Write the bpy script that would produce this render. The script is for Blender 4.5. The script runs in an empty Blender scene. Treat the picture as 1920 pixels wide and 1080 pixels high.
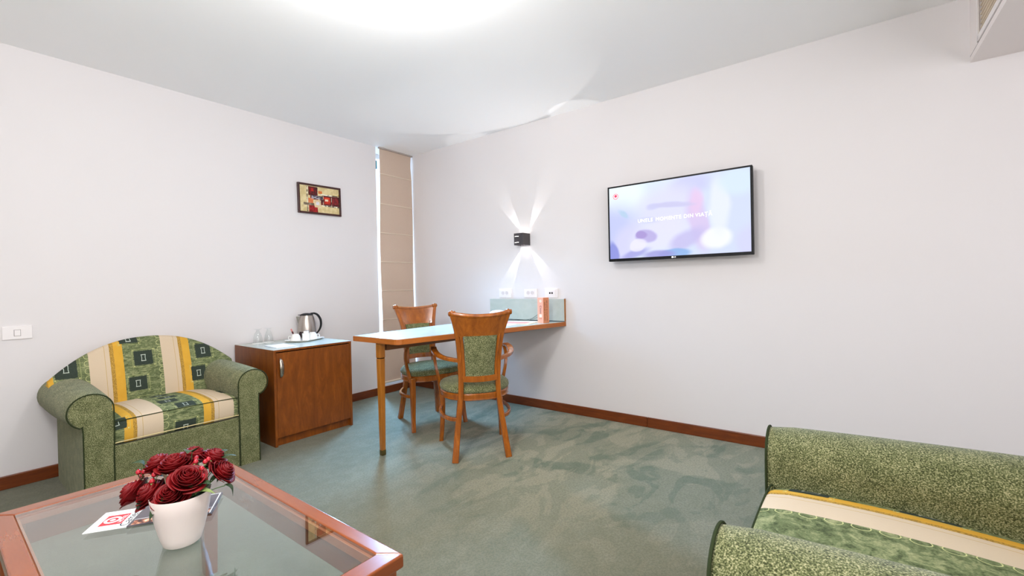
import bpy, bmesh, math, random
from mathutils import Vector, Matrix
PI = math.pi
S = bpy.context.scene
C = S.collection

# ---------------------------------------------------------------- camera
yaw, pitch, roll = 0.92659, -0.007736, -0.021306
fwd = Vector((math.sin(yaw) * math.cos(pitch), math.cos(yaw) * math.cos(pitch), math.sin(pitch)))
r0 = Vector((math.cos(yaw), -math.sin(yaw), 0)); u0 = r0.cross(fwd)
rt = r0 * math.cos(roll) + u0 * math.sin(roll); up = -r0 * math.sin(roll) + u0 * math.cos(roll)
cd = bpy.data.cameras.new('camera'); cam = bpy.data.objects.new('camera', cd); C.objects.link(cam)
cd.sensor_width = 36; cd.lens = 833.7 / 1920 * 36; cd.clip_start = 0.02
M = Matrix((rt, up, -fwd)).transposed().to_4x4(); M.translation = Vector((-3.3063, -3.8477, 1.1049))
cam.matrix_world = M; S.camera = cam

# ---------------------------------------------------------------- world and light
w = bpy.data.worlds.new('World'); S.world = w; w.use_nodes = True
bg = w.node_tree.nodes['Background']; bg.inputs[0].default_value = (0.62, 0.80, 1.0, 1); bg.inputs[1].default_value = 3.0
S.view_settings.view_transform = 'Standard'; S.view_settings.look = 'None'
S.cycles.diffuse_bounces = 7; S.cycles.max_bounces = 14; S.cycles.transparent_max_bounces = 16
S.view_settings.exposure = 0.18; S.view_settings.gamma = 1; S.view_settings.use_curve_mapping = False

def lamp(name, kind, loc, energy, color=(1, 1, 1), aim=None, **kw):
    d = bpy.data.lights.new(name, kind); d.energy = energy; d.color = color
    for k, v in kw.items(): setattr(d, k, v)
    o = bpy.data.objects.new(name, d); C.objects.link(o); o.location = loc
    if aim is not None: o.rotation_euler = Vector(aim).to_track_quat('-Z', 'Y').to_euler()
    return o
WARM = (0.975, 0.985, 0.98)
CEIL_LAMP = (-2.15, -2.36); FILL_GLOBE = (-3.35, -2.95)
lamp('ceiling_lamp_light', 'POINT', (*CEIL_LAMP, 2.36), 30, WARM, shadow_soft_size=0.07)
lamp('fill_globe_light', 'POINT', (*FILL_GLOBE, 1.80), 74, WARM, shadow_soft_size=0.16)  # added fill inside an unseen globe, lifts the ceiling and walls
lamp('rear_fill_light', 'AREA', (-2.9, -5.9, 1.5), 44, (0.97, 0.97, 1.0), aim=(0.1, 1, 0.12), shape='RECTANGLE', size=3.4, size_y=1.9)  # added soft fill from behind the camera; the rear wall has no window
lamp('slit_window_light', 'AREA', (-0.25, 0.19, 1.25), 100, (0.28, 0.58, 1.0), aim=(-.42, -.75, -.62), shape='RECTANGLE', size=0.20, size_y=2.1, spread=math.radians(95))

# ---------------------------------------------------------------- node helpers
def lin(c):
    if isinstance(c, str): c = tuple(int(c[i:i+2], 16) for i in (0, 2, 4))
    return tuple(((v/255)/12.92 if v/255 <= 0.04045 else ((v/255+0.055)/1.055)**2.4) for v in c) + (1,)
class Ex:
    def __init__(s, nt, sock): s.nt = nt; s.s = sock
    def _m(s, op, *a):
        n = s.nt.nodes.new('ShaderNodeMath'); n.operation = op
        for i, v in enumerate((s,) + a):
            if isinstance(v, Ex): s.nt.links.new(v.s, n.inputs[i])
            else: n.inputs[i].default_value = v
        return Ex(s.nt, n.outputs[0])
    def __add__(s, o): return s._m('ADD', o)
    def __sub__(s, o): return s._m('SUBTRACT', o)
    def __mul__(s, o): return s._m('MULTIPLY', o)
    __radd__ = __add__; __rmul__ = __mul__
    def __truediv__(s, o): return s._m('DIVIDE', o)
    def lt(s, o): return s._m('LESS_THAN', o)
    def gt(s, o): return s._m('GREATER_THAN', o)
    def abs(s): return s._m('ABSOLUTE')
    def min(s, o): return s._m('MINIMUM', o)
    def max(s, o): return s._m('MAXIMUM', o)
    def sin(s): return s._m('SINE')
    def sqrt(s): return s._m('SQRT')
    def mod(s, o): return s._m('FLOORED_MODULO', o)
    def pow(s, o): return s._m('POWER', o)
    def ss(s, a, b):
        n = s.nt.nodes.new('ShaderNodeMapRange'); n.interpolation_type = 'SMOOTHSTEP'
        s.nt.links.new(s.s, n.inputs[0]); n.inputs[1].default_value = a; n.inputs[2].default_value = b
        return Ex(s.nt, n.outputs[0])
class Mat:
    def __init__(s, name, rough=0.5, spec=0.5, metal=0.0):
        s.m = bpy.data.materials.new(name); s.m.use_nodes = True; s.nt = s.m.node_tree
        s.b = s.nt.nodes['Principled BSDF']
        s.b.inputs['Roughness'].default_value = rough; s.b.inputs['Metallic'].default_value = metal
        s.b.inputs['Specular IOR Level'].default_value = spec
        tc = s.nt.nodes.new('ShaderNodeTexCoord'); s.obj = tc.outputs['Object']
        sp = s.nt.nodes.new('ShaderNodeSeparateXYZ'); s.nt.links.new(s.obj, sp.inputs[0])
        s.x, s.y, s.z = (Ex(s.nt, o) for o in sp.outputs)
    def vec(s, sc=(1, 1, 1), rot=(0, 0, 0)):
        n = s.nt.nodes.new('ShaderNodeMapping'); s.nt.links.new(s.obj, n.inputs[0])
        n.inputs['Scale'].default_value = sc; n.inputs['Rotation'].default_value = rot; return n.outputs[0]
    def noise(s, scale, detail=2, sc=(1, 1, 1), rough=0.5, dist=0.0, rot=(0, 0, 0), vec=None):
        n = s.nt.nodes.new('ShaderNodeTexNoise'); s.nt.links.new(vec or s.vec(sc, rot), n.inputs['Vector'])
        n.inputs['Scale'].default_value = scale; n.inputs['Detail'].default_value = detail
        n.inputs['Roughness'].default_value = rough; n.inputs['Distortion'].default_value = dist
        return Ex(s.nt, n.outputs[0])
    def voro(s, scale, sc=(1, 1, 1), out=0, feature='F1'):
        n = s.nt.nodes.new('ShaderNodeTexVoronoi'); n.feature = feature; s.nt.links.new(s.vec(sc), n.inputs['Vector'])
        n.inputs['Scale'].default_value = scale; return Ex(s.nt, n.outputs[out])
    def col(s, c):
        if isinstance(c, (tuple, str)):
            n = s.nt.nodes.new('ShaderNodeRGB'); n.outputs[0].default_value = lin(c); return Ex(s.nt, n.outputs[0])
        return c
    def mix(s, f, a, b):
        n = s.nt.nodes.new('ShaderNodeMix'); n.data_type = 'RGBA'
        if isinstance(f, Ex): s.nt.links.new(f.s, n.inputs[0])
        else: n.inputs[0].default_value = f
        s.nt.links.new(s.col(a).s, n.inputs[6]); s.nt.links.new(s.col(b).s, n.inputs[7])
        return Ex(s.nt, n.outputs[2])
    def ramp(s, f, stops):
        n = s.nt.nodes.new('ShaderNodeValToRGB'); e = n.color_ramp.elements
        while len(e) < len(stops): e.new(0.5)
        for k, (p, c) in zip(e, stops): k.position = p; k.color = lin(c)
        s.nt.links.new(f.s, n.inputs[0]); return Ex(s.nt, n.outputs[0])
    def base(s, c): s.nt.links.new(s.col(c).s, s.b.inputs['Base Color']); return s
    def bump(s, h, strength=0.3, dist=0.002):
        n = s.nt.nodes.new('ShaderNodeBump'); n.inputs['Strength'].default_value = strength; n.inputs['Distance'].default_value = dist
        s.nt.links.new(h.s, n.inputs['Height']); s.nt.links.new(n.outputs[0], s.b.inputs['Normal']); return s
    def rough(s, e): s.nt.links.new(e.s, s.b.inputs['Roughness']); return s
    def emit(s, c, k):
        s.nt.links.new(s.col(c).s, s.b.inputs['Emission Color']); s.b.inputs['Emission Strength'].default_value = k; return s

def plain(name, c, rough=0.5, spec=0.5, metal=0.0, var=0.04):
    m = Mat(name, rough, spec, metal); c3 = c if isinstance(c, tuple) else tuple(int(c[i:i+2], 16) for i in (0, 2, 4))
    m.base(m.mix(m.noise(9, 3), tuple(v*(1-var) for v in c3), tuple(min(255, v*(1+var)) for v in c3)))
    return m.m
def wood(name, dark, light, sc=(6, 6, 1), rough=0.28, spec=0.5, fig=1.0, coat=0.0):
    m = Mat(name, rough, spec)
    g = m.noise(5, 6, sc=sc, rough=0.62, dist=0.6*fig); f = m.noise(60, 3, sc=sc)
    m.base(m.ramp(g*0.8 + f*0.2, [(0.30, dark), (0.52, tuple((a+b)/2 for a, b in zip(dark, light))), (0.72, light)]))
    m.b.inputs['Coat Weight'].default_value = coat; m.b.inputs['Coat Roughness'].default_value = 0.1
    return m.m
def fabric(name, scale=1.0):
    m = Mat(name, 0.95, 0.12)
    a = m.noise(330*scale, 2); b = m.noise(22, 3); v = m.voro(420*scale)
    t = a*0.85 + b*0.15
    m.base(m.ramp(t, [(0.36, (52, 56, 32)), (0.46, (92, 97, 61)), (0.54, (118, 121, 83)), (0.64, (172, 167, 128))]))
    m.bump(v*0.6 + a*0.6, 0.55, 0.003)
    m.b.inputs['Sheen Weight'].default_value = 0.15
    return m.m

def wallmat(name, c):
    m = Mat(name, 0.75, 0.2); m.base(m.mix(m.noise(1.2, 2), tuple(v-2 for v in c), c)); m.bump(m.noise(160, 3), 0.06, 0.001); return m.m
WALL = wallmat('white_wall_paint', (226, 221, 221)); CEIL = wallmat('ceiling_paint', (250, 249, 249))
def carpetmat():
    m = Mat('green_carpet', 1.0, 0.05)
    a = m.noise(1.05, 4, rough=0.52, dist=1.3, rot=(0, 0, 0.5), sc=(1, 1.5, 1)); b = m.noise(2.3, 3, rough=0.55, dist=1.6, rot=(0, 0, -0.6), sc=(1, 2.0, 1))
    g = m.noise(230, 2); h = m.noise(14, 4, rough=0.6)
    near = ((m.x + .2)*(m.x + .2) + (m.y + 2.3)*(m.y + 2.3)).sqrt().ss(2.1, 0.7)
    sw = a.ss(0.44, 0.50)*0.55 + b.ss(0.46, 0.53)*0.45
    c1 = m.mix(sw, (108, 119, 101), (158, 155, 133)); c2 = m.mix(a*0.5 + b*0.5, (104, 105, 88), (128, 124, 104))
    c = m.mix(near, c2, c1)
    c = m.mix(h.ss(0.35, 0.7)*0.22, c, (152, 152, 136))
    c = m.mix(g.ss(0.40, 0.62)*0.30, c, (84, 92, 80)); c = m.mix(m.noise(95, 2).ss(.42, .6)*.28, c, (80, 86, 74))
    m.base(c); m.bump(g + h*0.5, 0.5, 0.004); m.b.inputs['Sheen Weight'].default_value = 0.1
    return m.m
CARPET = carpetmat()
CHERRY = wood('chair_cherry_wood', (124, 62, 9), (186, 104, 26), (7, 7, 1.0), 0.22, 0.55, coat=0.3)
CABW = wood('cabinet_cherry_wood', (104, 50, 8), (150, 82, 22), (3.2, 3.2, 0.7), 0.38, 0.4, fig=3.0)
DESKW = wood('desk_edge_wood', (150, 80, 20), (190, 108, 40), (1.2, 1.2, 6), 0.32)
LEGW = wood('desk_leg_wood', (140, 82, 18), (184, 116, 36), (9, 9, 1), 0.35)
TABW = wood('table_frame_wood', (124, 60, 26), (140, 72, 34), (4, .6, 4), 0.2, 0.55, coat=0.4)
SKIRT = wood('baseboard_wood', (92, 38, 8), (130, 64, 18), (1.2, 1.2, 9), 0.35)
FAB = fabric('green_fleck_fabric'); SEATF = fabric('green_seat_fabric', 0.8)
PIPE = plain('dark_green_piping', (48, 56, 34), 0.9, 0.1); CREAMP = plain('cream_piping', (214, 196, 146), 0.9, 0.1)
WHITEP = plain('white_plastic', (236, 230, 229), 0.3, 0.5, var=0.01)
CHINA = plain('white_china', (240, 238, 232), 0.15, 0.5, var=0.01)
BLACK = plain('black_plastic', (16, 16, 18), 0.5, 0.35); DARK = plain('dark_gap', (8, 7, 6), 0.9, 0.05)
STEEL = Mat('brushed_steel', 0.28, 0.5, 1.0); STEEL.base(STEEL.mix(STEEL.noise(40, 2, sc=(1, 1, 14)), (168, 158, 150), (200, 192, 184))); STEEL = STEEL.m
LAMG = Mat('pale_green_laminate', 0.22, 0.5); LAMG.base(LAMG.mix(LAMG.noise(6, 5, dist=1.5, sc=(1, 1, 2)), (170, 180, 172), (194, 201, 194))); LAMG = LAMG.m
PAPER = plain('white_paper', (242, 240, 238), 0.7, 0.2, var=0.01); INK = plain('black_ink', (24, 18, 22), 0.8, 0.1)
REDP = plain('red_print', (188, 62, 66), 0.7, 0.2); GREYP = plain('dark_grey_print', (92, 84, 86), 0.6, 0.3)

def glassmat(name, tint=(1, 1, 1), refl=1.0, rough=0.0, ior=1.5):
    m = bpy.data.materials.new(name); m.use_nodes = True; nt = m.node_tree; nt.nodes.clear()
    o = nt.nodes.new('ShaderNodeOutputMaterial'); mx = nt.nodes.new('ShaderNodeMixShader'); t = nt.nodes.new('ShaderNodeBsdfTransparent')
    g = nt.nodes.new('ShaderNodeBsdfGlossy'); f = nt.nodes.new('ShaderNodeFresnel'); k = nt.nodes.new('ShaderNodeMath'); k.operation = 'MULTIPLY'; k.use_clamp = True
    f.inputs[0].default_value = ior; k.inputs[1].default_value = refl; g.inputs['Roughness'].default_value = rough; g.inputs[0].default_value = (1, 1, 1, 1)
    t.inputs[0].default_value = (*tint, 1); L = nt.links.new
    ge = nt.nodes.new('ShaderNodeNewGeometry'); mi = nt.nodes.new('ShaderNodeMix'); mi.inputs[2].default_value = ior; mi.inputs[3].default_value = 1/ior
    L(ge.outputs['Backfacing'], mi.inputs[0]); L(mi.outputs[0], f.inputs[0])
    L(f.outputs[0], k.inputs[0]); L(k.outputs[0], mx.inputs[0]); L(t.outputs[0], mx.inputs[1]); L(g.outputs[0], mx.inputs[2]); L(mx.outputs[0], o.inputs[0])
    return m
TGLASS = glassmat('table_glass', (0.88, 0.93, 0.90), 1.6); TUMB = glassmat('tumbler_glass', (0.96, 0.97, 0.97), 1.0); PANE = glassmat('window_pane_glass', (0.95, 0.98, 1), 1.0)

# ---------------------------------------------------------------- mesh helpers
def obj(name, bm, mat, parent=None, smooth=False, bevel=0, seg=2, angle=35):
    bmesh.ops.recalc_face_normals(bm, faces=bm.faces[:])
    me = bpy.data.meshes.new(name); bm.to_mesh(me); bm.free()
    for m_ in (mat if isinstance(mat, (list, tuple)) else [mat]): me.materials.append(m_)
    o = bpy.data.objects.new(name, me); C.objects.link(o)
    if smooth:
        me.polygons.foreach_set('use_smooth', [True]*len(me.polygons))
        try: me.set_sharp_from_angle(angle=math.radians(angle if smooth is True else smooth))
        except Exception: pass
    if parent: o.parent = parent
    if bevel:
        b = o.modifiers.new('bevel', 'BEVEL'); b.width = bevel; b.segments = seg; b.limit_method = 'ANGLE'; b.angle_limit = math.radians(40)
    return o
def tag(o, label=None, cat=None, group=None, kind=None):
    for k, v in (('label', label), ('category', cat), ('group', group), ('kind', kind)):
        if v: o[k] = v
    return o
def thing(name, label, cat, loc=(0, 0, 0), rz=0, group=None):
    o = bpy.data.objects.new(name, None); C.objects.link(o); o.location = loc; o.rotation_euler = (0, 0, rz); o.empty_display_size = 0.05
    return tag(o, label, cat, group)
def struct(name, bm, mat, **k): return tag(obj(name, bm, mat, **k), kind='structure')
def box(bm, x0, x1, y0, y1, z0, z1, M=None):
    vs = [bm.verts.new(Vector(p) if M is None else M @ Vector(p)) for p in ((x0, y0, z0), (x1, y0, z0), (x1, y1, z0), (x0, y1, z0), (x0, y0, z1), (x1, y0, z1), (x1, y1, z1), (x0, y1, z1))]
    for f in ((3, 2, 1, 0), (4, 5, 6, 7), (0, 1, 5, 4), (1, 2, 6, 5), (2, 3, 7, 6), (3, 0, 4, 7)): bm.faces.new([vs[i] for i in f])
    return bm
def bx(*a, M=None): return box(bmesh.new(), *a, M=M)
def loft(bm, rings, cap=True, closed=True):
    R_ = [[bm.verts.new(p) for p in r] for r in rings]; n = len(R_[0])
    for a, b in zip(R_[:-1], R_[1:]):
        for i in range(n if closed else n-1): bm.faces.new((a[i], a[(i+1) % n], b[(i+1) % n], b[i]))
    if cap and closed: bm.faces.new(R_[0][::-1]); bm.faces.new(R_[-1])
    return bm
def lathe(bm, prof, c=(0, 0, 0), n=32, cap=(True, True)):
    rings = [[Vector((c[0] + r*math.cos(2*PI*i/n), c[1] + r*math.sin(2*PI*i/n), c[2] + z)) for i in range(n)] for r, z in prof]
    R_ = [[bm.verts.new(p) for p in r] for r in rings]
    for a, b in zip(R_[:-1], R_[1:]):
        for i in range(n): bm.faces.new((a[i], a[(i+1) % n], b[(i+1) % n], b[i]))
    if cap[0]: bm.faces.new(R_[0][::-1])
    if cap[1]: bm.faces.new(R_[-1])
    return bm
def catmull(P, n=6):
    P = [Vector(p) for p in P]; out = []
    for i in range(len(P)-1):
        a, b, c, d = P[max(i-1, 0)], P[i], P[i+1], P[min(i+2, len(P)-1)]
        for k in range(n):
            t = k/n; out.append(0.5*((2*b) + (c-a)*t + (2*a-5*b+4*c-d)*t*t + (3*b-a-3*c+d)*t**3))
    out.append(P[-1]); return out
def interp(vals, t):
    x = t*(len(vals)-1); i = min(int(x), len(vals)-2); f = x-i
    a, b = vals[i], vals[i+1]
    return tuple(p*(1-f)+q*f for p, q in zip(a, b)) if isinstance(a, (tuple, list)) else a*(1-f)+b*f
def sweep(bm, pts, size, ref=(0, 1, 0), n=None, round_=False, smooth_n=6, cap=True):
    """sweep a rectangle (w along side, d along ref) or a circle along a curve; size: value(s) per control point"""
    P = catmull(pts, smooth_n) if smooth_n else [Vector(p) for p in pts]
    if not isinstance(size, list): size = [size, size]
    rings = []; ref = Vector(ref)
    for i, p in enumerate(P):
        t = (P[min(i+1, len(P)-1)] - P[max(i-1, 0)]).normalized()
        side = t.cross(ref);
        if side.length < 1e-4: side = t.cross(Vector((1, 0, 0.3)))
        side.normalize(); d = side.cross(t).normalized()
        sz = interp(size, i/(len(P)-1)); a, b = (sz if isinstance(sz, tuple) else (sz, sz))
        k = n or (12 if round_ else 8)
        if round_: rings.append([p + side*a*math.cos(2*PI*j/k) + d*b*math.sin(2*PI*j/k) for j in range(k)])
        else:
            q = 0.72; a2, b2 = a/2, b/2
            rings.append([p + side*x*a2 + d*y*b2 for x, y in ((1, q), (q, 1), (-q, 1), (-1, q), (-1, -q), (-q, -1), (q, -1), (1, -q))])
    return loft(bm, rings, cap)
def tube(bm, pts, r, n=8, smooth_n=6, closed=False):
    if closed: pts = pts + [pts[0]]
    return sweep(bm, pts, r, ref=(0.13, 0.21, 0.97), n=n, round_=True, smooth_n=smooth_n)
def extrude_poly(bm, pts, z0, z1):
    a = [bm.verts.new((x, y, z0)) for x, y in pts]; b = [bm.verts.new((x, y, z1)) for x, y in pts]; n = len(pts)
    bm.faces.new(a[::-1]); bm.faces.new(b)
    for i in range(n): bm.faces.new((a[i], a[(i+1) % n], b[(i+1) % n], b[i]))
    return bm
def text(name, body, size, M, mat, parent, depth=0.0004, align='CENTER', space=1.0):
    cu = bpy.data.curves.new(name, 'FONT'); cu.body = body; cu.size = size; cu.extrude = depth; cu.align_x = align; cu.align_y = 'CENTER'; cu.space_character = space
    t = bpy.data.objects.new(name+'_tmp', cu); C.objects.link(t); dg = bpy.context.evaluated_depsgraph_get(); dg.update()
    me = bpy.data.meshes.new_from_object(t.evaluated_get(dg)); me.name = name; bpy.data.objects.remove(t); bpy.data.curves.remove(cu)
    me.transform(M); me.materials.clear(); me.materials.append(mat)
    o = bpy.data.objects.new(name, me); C.objects.link(o); o.parent = parent; return o
def frame(X, Y, Z, o): # matrix from axes
    m = Matrix((Vector(X), Vector(Y), Vector(Z))).transposed().to_4x4(); m.translation = Vector(o); return m
def copy_tree(o, parent=None):
    c = o.copy(); C.objects.link(c)
    for ch in [k for k in C.objects if k.parent == o]: copy_tree(ch, c)
    if parent: c.parent = parent
    return c

# ---------------------------------------------------------------- room shell
H = 2.55; X0, Y0 = -5.3, -6.2
struct('floor', bx(X0-.2, .2, Y0-.2, .3, -.1, 0), CARPET)
struct('ceiling', bx(X0-.2, .2, Y0-.2, .3, H, H+.1), CEIL)
b = bmesh.new(); box(b, X0, -.47, 0, .25, 0, H); box(b, -.47, 0, 0, .25, 0, .118); struct('wall_left', b, WALL)
struct('wall_right', bx(0, .2, Y0, .25, 0, H), WALL)
struct('wall_side', bx(X0-.2, X0, Y0, .25, 0, H), WALL)
struct('wall_rear', bx(X0, 0, Y0-.2, Y0, 0, H), WALL)
struct('baseboard_left', bx(X0, -.014, -.014, 0, 0, .076), SKIRT, bevel=.004)
b = bmesh.new(); box(b, -.014, 0, -2.628, 0, 0, .076); box(b, -.014, 0, Y0, -2.6295, 0, .076); struct('baseboard_right', b, SKIRT, bevel=.004)
struct('baseboard_side', bx(X0, X0+.014, Y0, -.014, 0, .076), SKIRT, bevel=.004)
struct('baseboard_rear', bx(X0+.014, -.014, Y0, Y0+.014, 0, .076), SKIRT, bevel=.004)
# slit window behind the blind
b = bmesh.new()
for a in ((-.47, -.44, .20, .245, .118, H), (-.03, 0, .20, .245, .118, H), (-.44, -.03, .20, .245, .118, .15), (-.44, -.03, .20, .245, 2.50, H)): box(b, *a)
wf = struct('window_1', b, plain('window_frame_white', (225, 228, 232), 0.4), bevel=.003)
obj('pane', bx(-.44, -.03, .222, .226, .13, 2.50), PANE, wf)
obj('window_catch', bx(-.468, -.445, .012, .03, 2.33, 2.415), plain('teal_catch', (40, 128, 158), 0.4), wf, bevel=.002)
# bulkhead with the air grille
b = bmesh.new(); yb = -4.38
def quad_ring(b, x0, x1, z0, z1, gx0, gx1, gz0, gz1, y): # front board with a rectangular hole
    box(b, x0, x1, y-.012, y, z0, gz0); box(b, x0, x1, y-.012, y, gz1, z1); box(b, x0, gx0, y-.012, y, gz0, gz1); box(b, gx1, x1, y-.012, y, gz0, gz1)
quad_ring(b, -2.6, 0, 2.208, H, -1.6, -.178, 2.272, 2.49, yb)
box(b, -2.6, 0, -5.3, yb-.012, 2.208, 2.222); box(b, -2.6, -2.588, -5.3, yb-.012, 2.222, H); box(b, -2.588, 0, -5.3, -5.288, 2.222, H)
struct('trim_1', b, wallmat('bulkhead_paint', (236, 228, 226)))
gr = thing('air_grille', 'white slatted air conditioning grille in the boxed bulkhead at ceiling', 'vent', (-.9, yb, 2.38))
fr = bmesh.new()
for a in ((-.70, .722, -.002, .004, -.137, -.108), (-.70, .722, -.002, .004, .11, .118), (.715, .735, -.002, .004, -.137, .118), (-.72, -.70, -.002, .004, -.137, .118)): box(fr, *a)
obj('frame', fr, WHITEP, gr)
obj('backing', bx(-.70, .722, -.07, -.06, -.108, .11), DARK, gr)
for k in range(10):
    z = -.098 + k*.0215
    Mx = Matrix.Translation((0.01, -.02, z)) @ Matrix.Rotation(math.radians(8), 4, 'X')
    obj('slat', bx(-.71, .706, -.012, .014, -.0022, .0022, M=Mx), plain('grille_slat_cream', (246, 230, 208), 0.4) if k == 0 else bpy.data.materials['grille_slat_cream'], gr)
obj('panel_joint', bx(-.73, .9, -.002, .0008, -.141, -.1395), plain('joint_grey', (120, 114, 112), .8), gr)

# ---------------------------------------------------------------- blind
b = bmesh.new(); n = 60; zt, zb = 2.545, .108; folds = [2.28, 1.97, 1.67, 1.37, 1.07, .77, .47]
def blx(z, s): # wavy edges
    return (-.438 + .010*math.sin(z*3.1+.4) - .022*max(0, (.9-z)) if s < 0 else -.012 - .010*math.exp(-((z-2.43)/.08)**2) + .004*math.sin(z*4.2))
rings = []
for i in range(n+1):
    z = zt + (zb-zt)*i/n; d = .006*math.sin(PI*((z-.17) % .30)/.30)
    l, r = blx(z, -1), blx(z, 1)
    rings.append([(l + (r-l)*k/8, -.012 - d*math.sin(PI*k/8)**.5, z) for k in range(9)] + [(r + (l-r)*k/8, -.008 - d*math.sin(PI*k/8)**.5, z) for k in range(9)])
bm_ = loft(b, rings)
bt = thing('roman_blind', 'tall narrow beige roman blind hanging in the corner slit window', 'blind', (-.225, 0, 0))
BEI = Mat('beige_blind_fabric', 0.9, 0.15); BEI.base(BEI.mix(BEI.noise(180, 2), (196, 172, 154), (208, 186, 168))); BEI.bump(BEI.noise(500, 1), .2, .001)
o = obj('fabric_panel', bm_, BEI.m, bt, smooth=True); o.location = (.225, 0, 0)
for zf in folds:
    b = bmesh.new(); l, r = blx(zf, -1), blx(zf, 1); box(b, l, r, -.021, -.0165, zf, zf+.004); box(b, l, r, -.0195, -.0165, zf-.004, zf)
    o = obj('fold_seam', b, [plain('fold_light', (226, 210, 190), .9) if 'fold_light' not in bpy.data.materials else bpy.data.materials['fold_light']], bt, bevel=.001); o.location = (.225, 0, 0)
o = obj('hem_bar', tube(bmesh.new(), [(blx(.14, -1), -.02, .119), (-.012, -.02, .119)], .012, smooth_n=2), bpy.data.materials['fold_light'], bt, smooth=True); o.location = (.225, 0, 0)
o = obj('head_rail', bx(-.445, -.006, -.03, -.006, 2.537, 2.5499), plain('rail_grey', (170, 158, 150), .5), bt); o.location = (.225, 0, 0)

# ---------------------------------------------------------------- ceiling lamp above the view, and an added globe that brightens the ceiling
x, y = CEIL_LAMP
t = thing('ceiling_lamp', 'white glass ceiling lamp above the coffee table and chairs', 'lamp', (x, y, H))
obj('base_plate', lathe(bmesh.new(), [(.07, 0), (.07, -.02)]), WHITEP, t, smooth=True)
e = Mat('lamp_glow', .4); e.base((245, 240, 235)); e.emit((255, 248, 242), 3.0)
obj('bulb_diffuser', lathe(bmesh.new(), [(.06, -.02), (.078, -.045), (.075, -.07), (.05, -.09), (.0, -.098)], cap=(True, False)), e.m, t, smooth=True)
x, y = FILL_GLOBE
t = thing('fill_globe', 'added white glass globe out of view, hung to brighten the ceiling', 'lamp', (x, y, H))
obj('ceiling_rose', lathe(bmesh.new(), [(.05, 0), (.05, -.02)]), WHITEP, t, smooth=True); obj('cord', lathe(bmesh.new(), [(.003, -.02), (.003, -.69)]), BLACK, t)
obj('globe', lathe(bmesh.new(), [(.01, -.68), (.018, -.685), (.024, -.70), (.018, -.715), (.0, -.717)], cap=(True, False)), e.m, t, smooth=True)

# ---------------------------------------------------------------- television
tv = thing('television', 'wall-mounted black flat television with a lit pastel screen', 'television', (-.05, -2.882, 1.265))
def tvm(x, y, z): return (x+.05, y+2.882, z-1.265)
ya, yc, za, zc = -3.379, -2.385, 1.265, 1.837
b = bmesh.new(); box(b, -.05, -.012, -.497, .497, 0, .572); obj('casing', b, BLACK, tv, bevel=.004)
b = bmesh.new()
for a in ((-.497, .497, 0, .020), (-.497, .497, .560, .572), (-.497, -.484, .020, .560), (.484, .497, .020, .560)): box(b, -.054, -.050, *a)
obj('bezel', b, plain('gloss_black_bezel', (10, 10, 14), .45, .2), tv, bevel=.001)
m = Mat('screen_picture', .35, .12); u = (m.y*-1 + .484)/.968; v = (m.z - .020)/.540   # u: 0 left .. 1 right, v: 0 bottom .. 1 top
nz = (m.noise(3.2, 3) - .5)*.12; nz2 = (m.noise(2.1, 3, rot=(.4, 0, 0)) - .5)*.12
u = u + nz; v = v + nz2
def blob(cx, cy, rx, ry, rot=0.0, soft=1.0):
    c, s = math.cos(rot), math.sin(rot); dx = (u-cx)*1.79; dy = v-cy
    a = (dx*c + dy*s)/rx; d = (dy*c - dx*s)/ry
    return (a*a + d*d).sqrt().ss(1.0 + .45*soft, 1.0 - .45*soft)
c = m.mix(u.ss(0, 1), (214, 232, 250), (196, 208, 242))
for f, colr in ((blob(.12, .85, .30, .22), (236, 250, 250)), (blob(.02, .30, .36, .46, -.6), (176, 182, 238)), (blob(.16, .22, .18, .30, -.6), (206, 204, 244)),
                (blob(.60, .88, .26, .14, .2), (186, 186, 236)), (blob(.44, .62, .40, .30), (214, 212, 246)), (blob(.40, .28, .36, .20, .3), (222, 220, 250)),
                (blob(.66, .42, .12, .36, .25, .8), (206, 178, 226)), (blob(.58, .20, .24, .10, .5), (180, 168, 226)), (blob(.64, .66, .08, .16), (224, 184, 226)),
                (blob(.47, .66, .26, .035, -.12, .9), (186, 182, 226)), (blob(.34, .67, .09, .04), (188, 188, 232)), (blob(.30, .50, .16, .04, -.1), (196, 200, 236)),
                (blob(.30, .285, .13, .09, -.2, .5), (160, 140, 214)), (blob(.27, .31, .07, .05, -.2, .5), (140, 104, 196)), (blob(.03, .08, .08, .18, .1, .6), (62, 78, 206)),
                (blob(.20, .06, .20, .05, .2), (128, 124, 214)), (blob(.50, .03, .22, .06, .1, .5), (70, 150, 222)), (blob(.38, .02, .2, .05), (120, 110, 206)),
                (blob(.78, .20, .17, .13, 0, .6), (244, 246, 253)), (blob(.80, .58, .12, .34, 0, .8), (226, 232, 250)), (blob(.93, .85, .22, .16), (204, 226, 250)), (blob(.98, .10, .14, .2), (196, 196, 240)),
                (blob(.24, .17, .12, .08, .3, .4), (232, 228, 252)), (blob(.12, .62, .08, .03, -.7), (158, 196, 226))):
    c = m.mix(f*.85, c, colr)
c = m.mix(.22, c, (240, 243, 255)); m.base((10, 10, 12)); m.emit(c, 0.98)
scr = obj('screen', bx(-.0545, -.0515, -.484, .484, .020, .560), m.m, tv)
TM = lambda y, z: frame((0, -1, 0), (0, 0, 1), (-1, 0, 0), (-.0552, y + 2.882, z - 1.265))
WT = Mat('screen_white', .5); WT.base((250, 250, 250)); WT.emit((255, 255, 255), 1.0); WT = WT.m
for wd, yy in (('UNELE', -2.677), ('MOMENTE', -2.844), ('DIN', -2.983), ('VIAȚĂ', -3.082)):
    text('screen_word', wd, .0352, TM(yy, 1.553), WT, scr, .0003, space=1.12)
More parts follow.
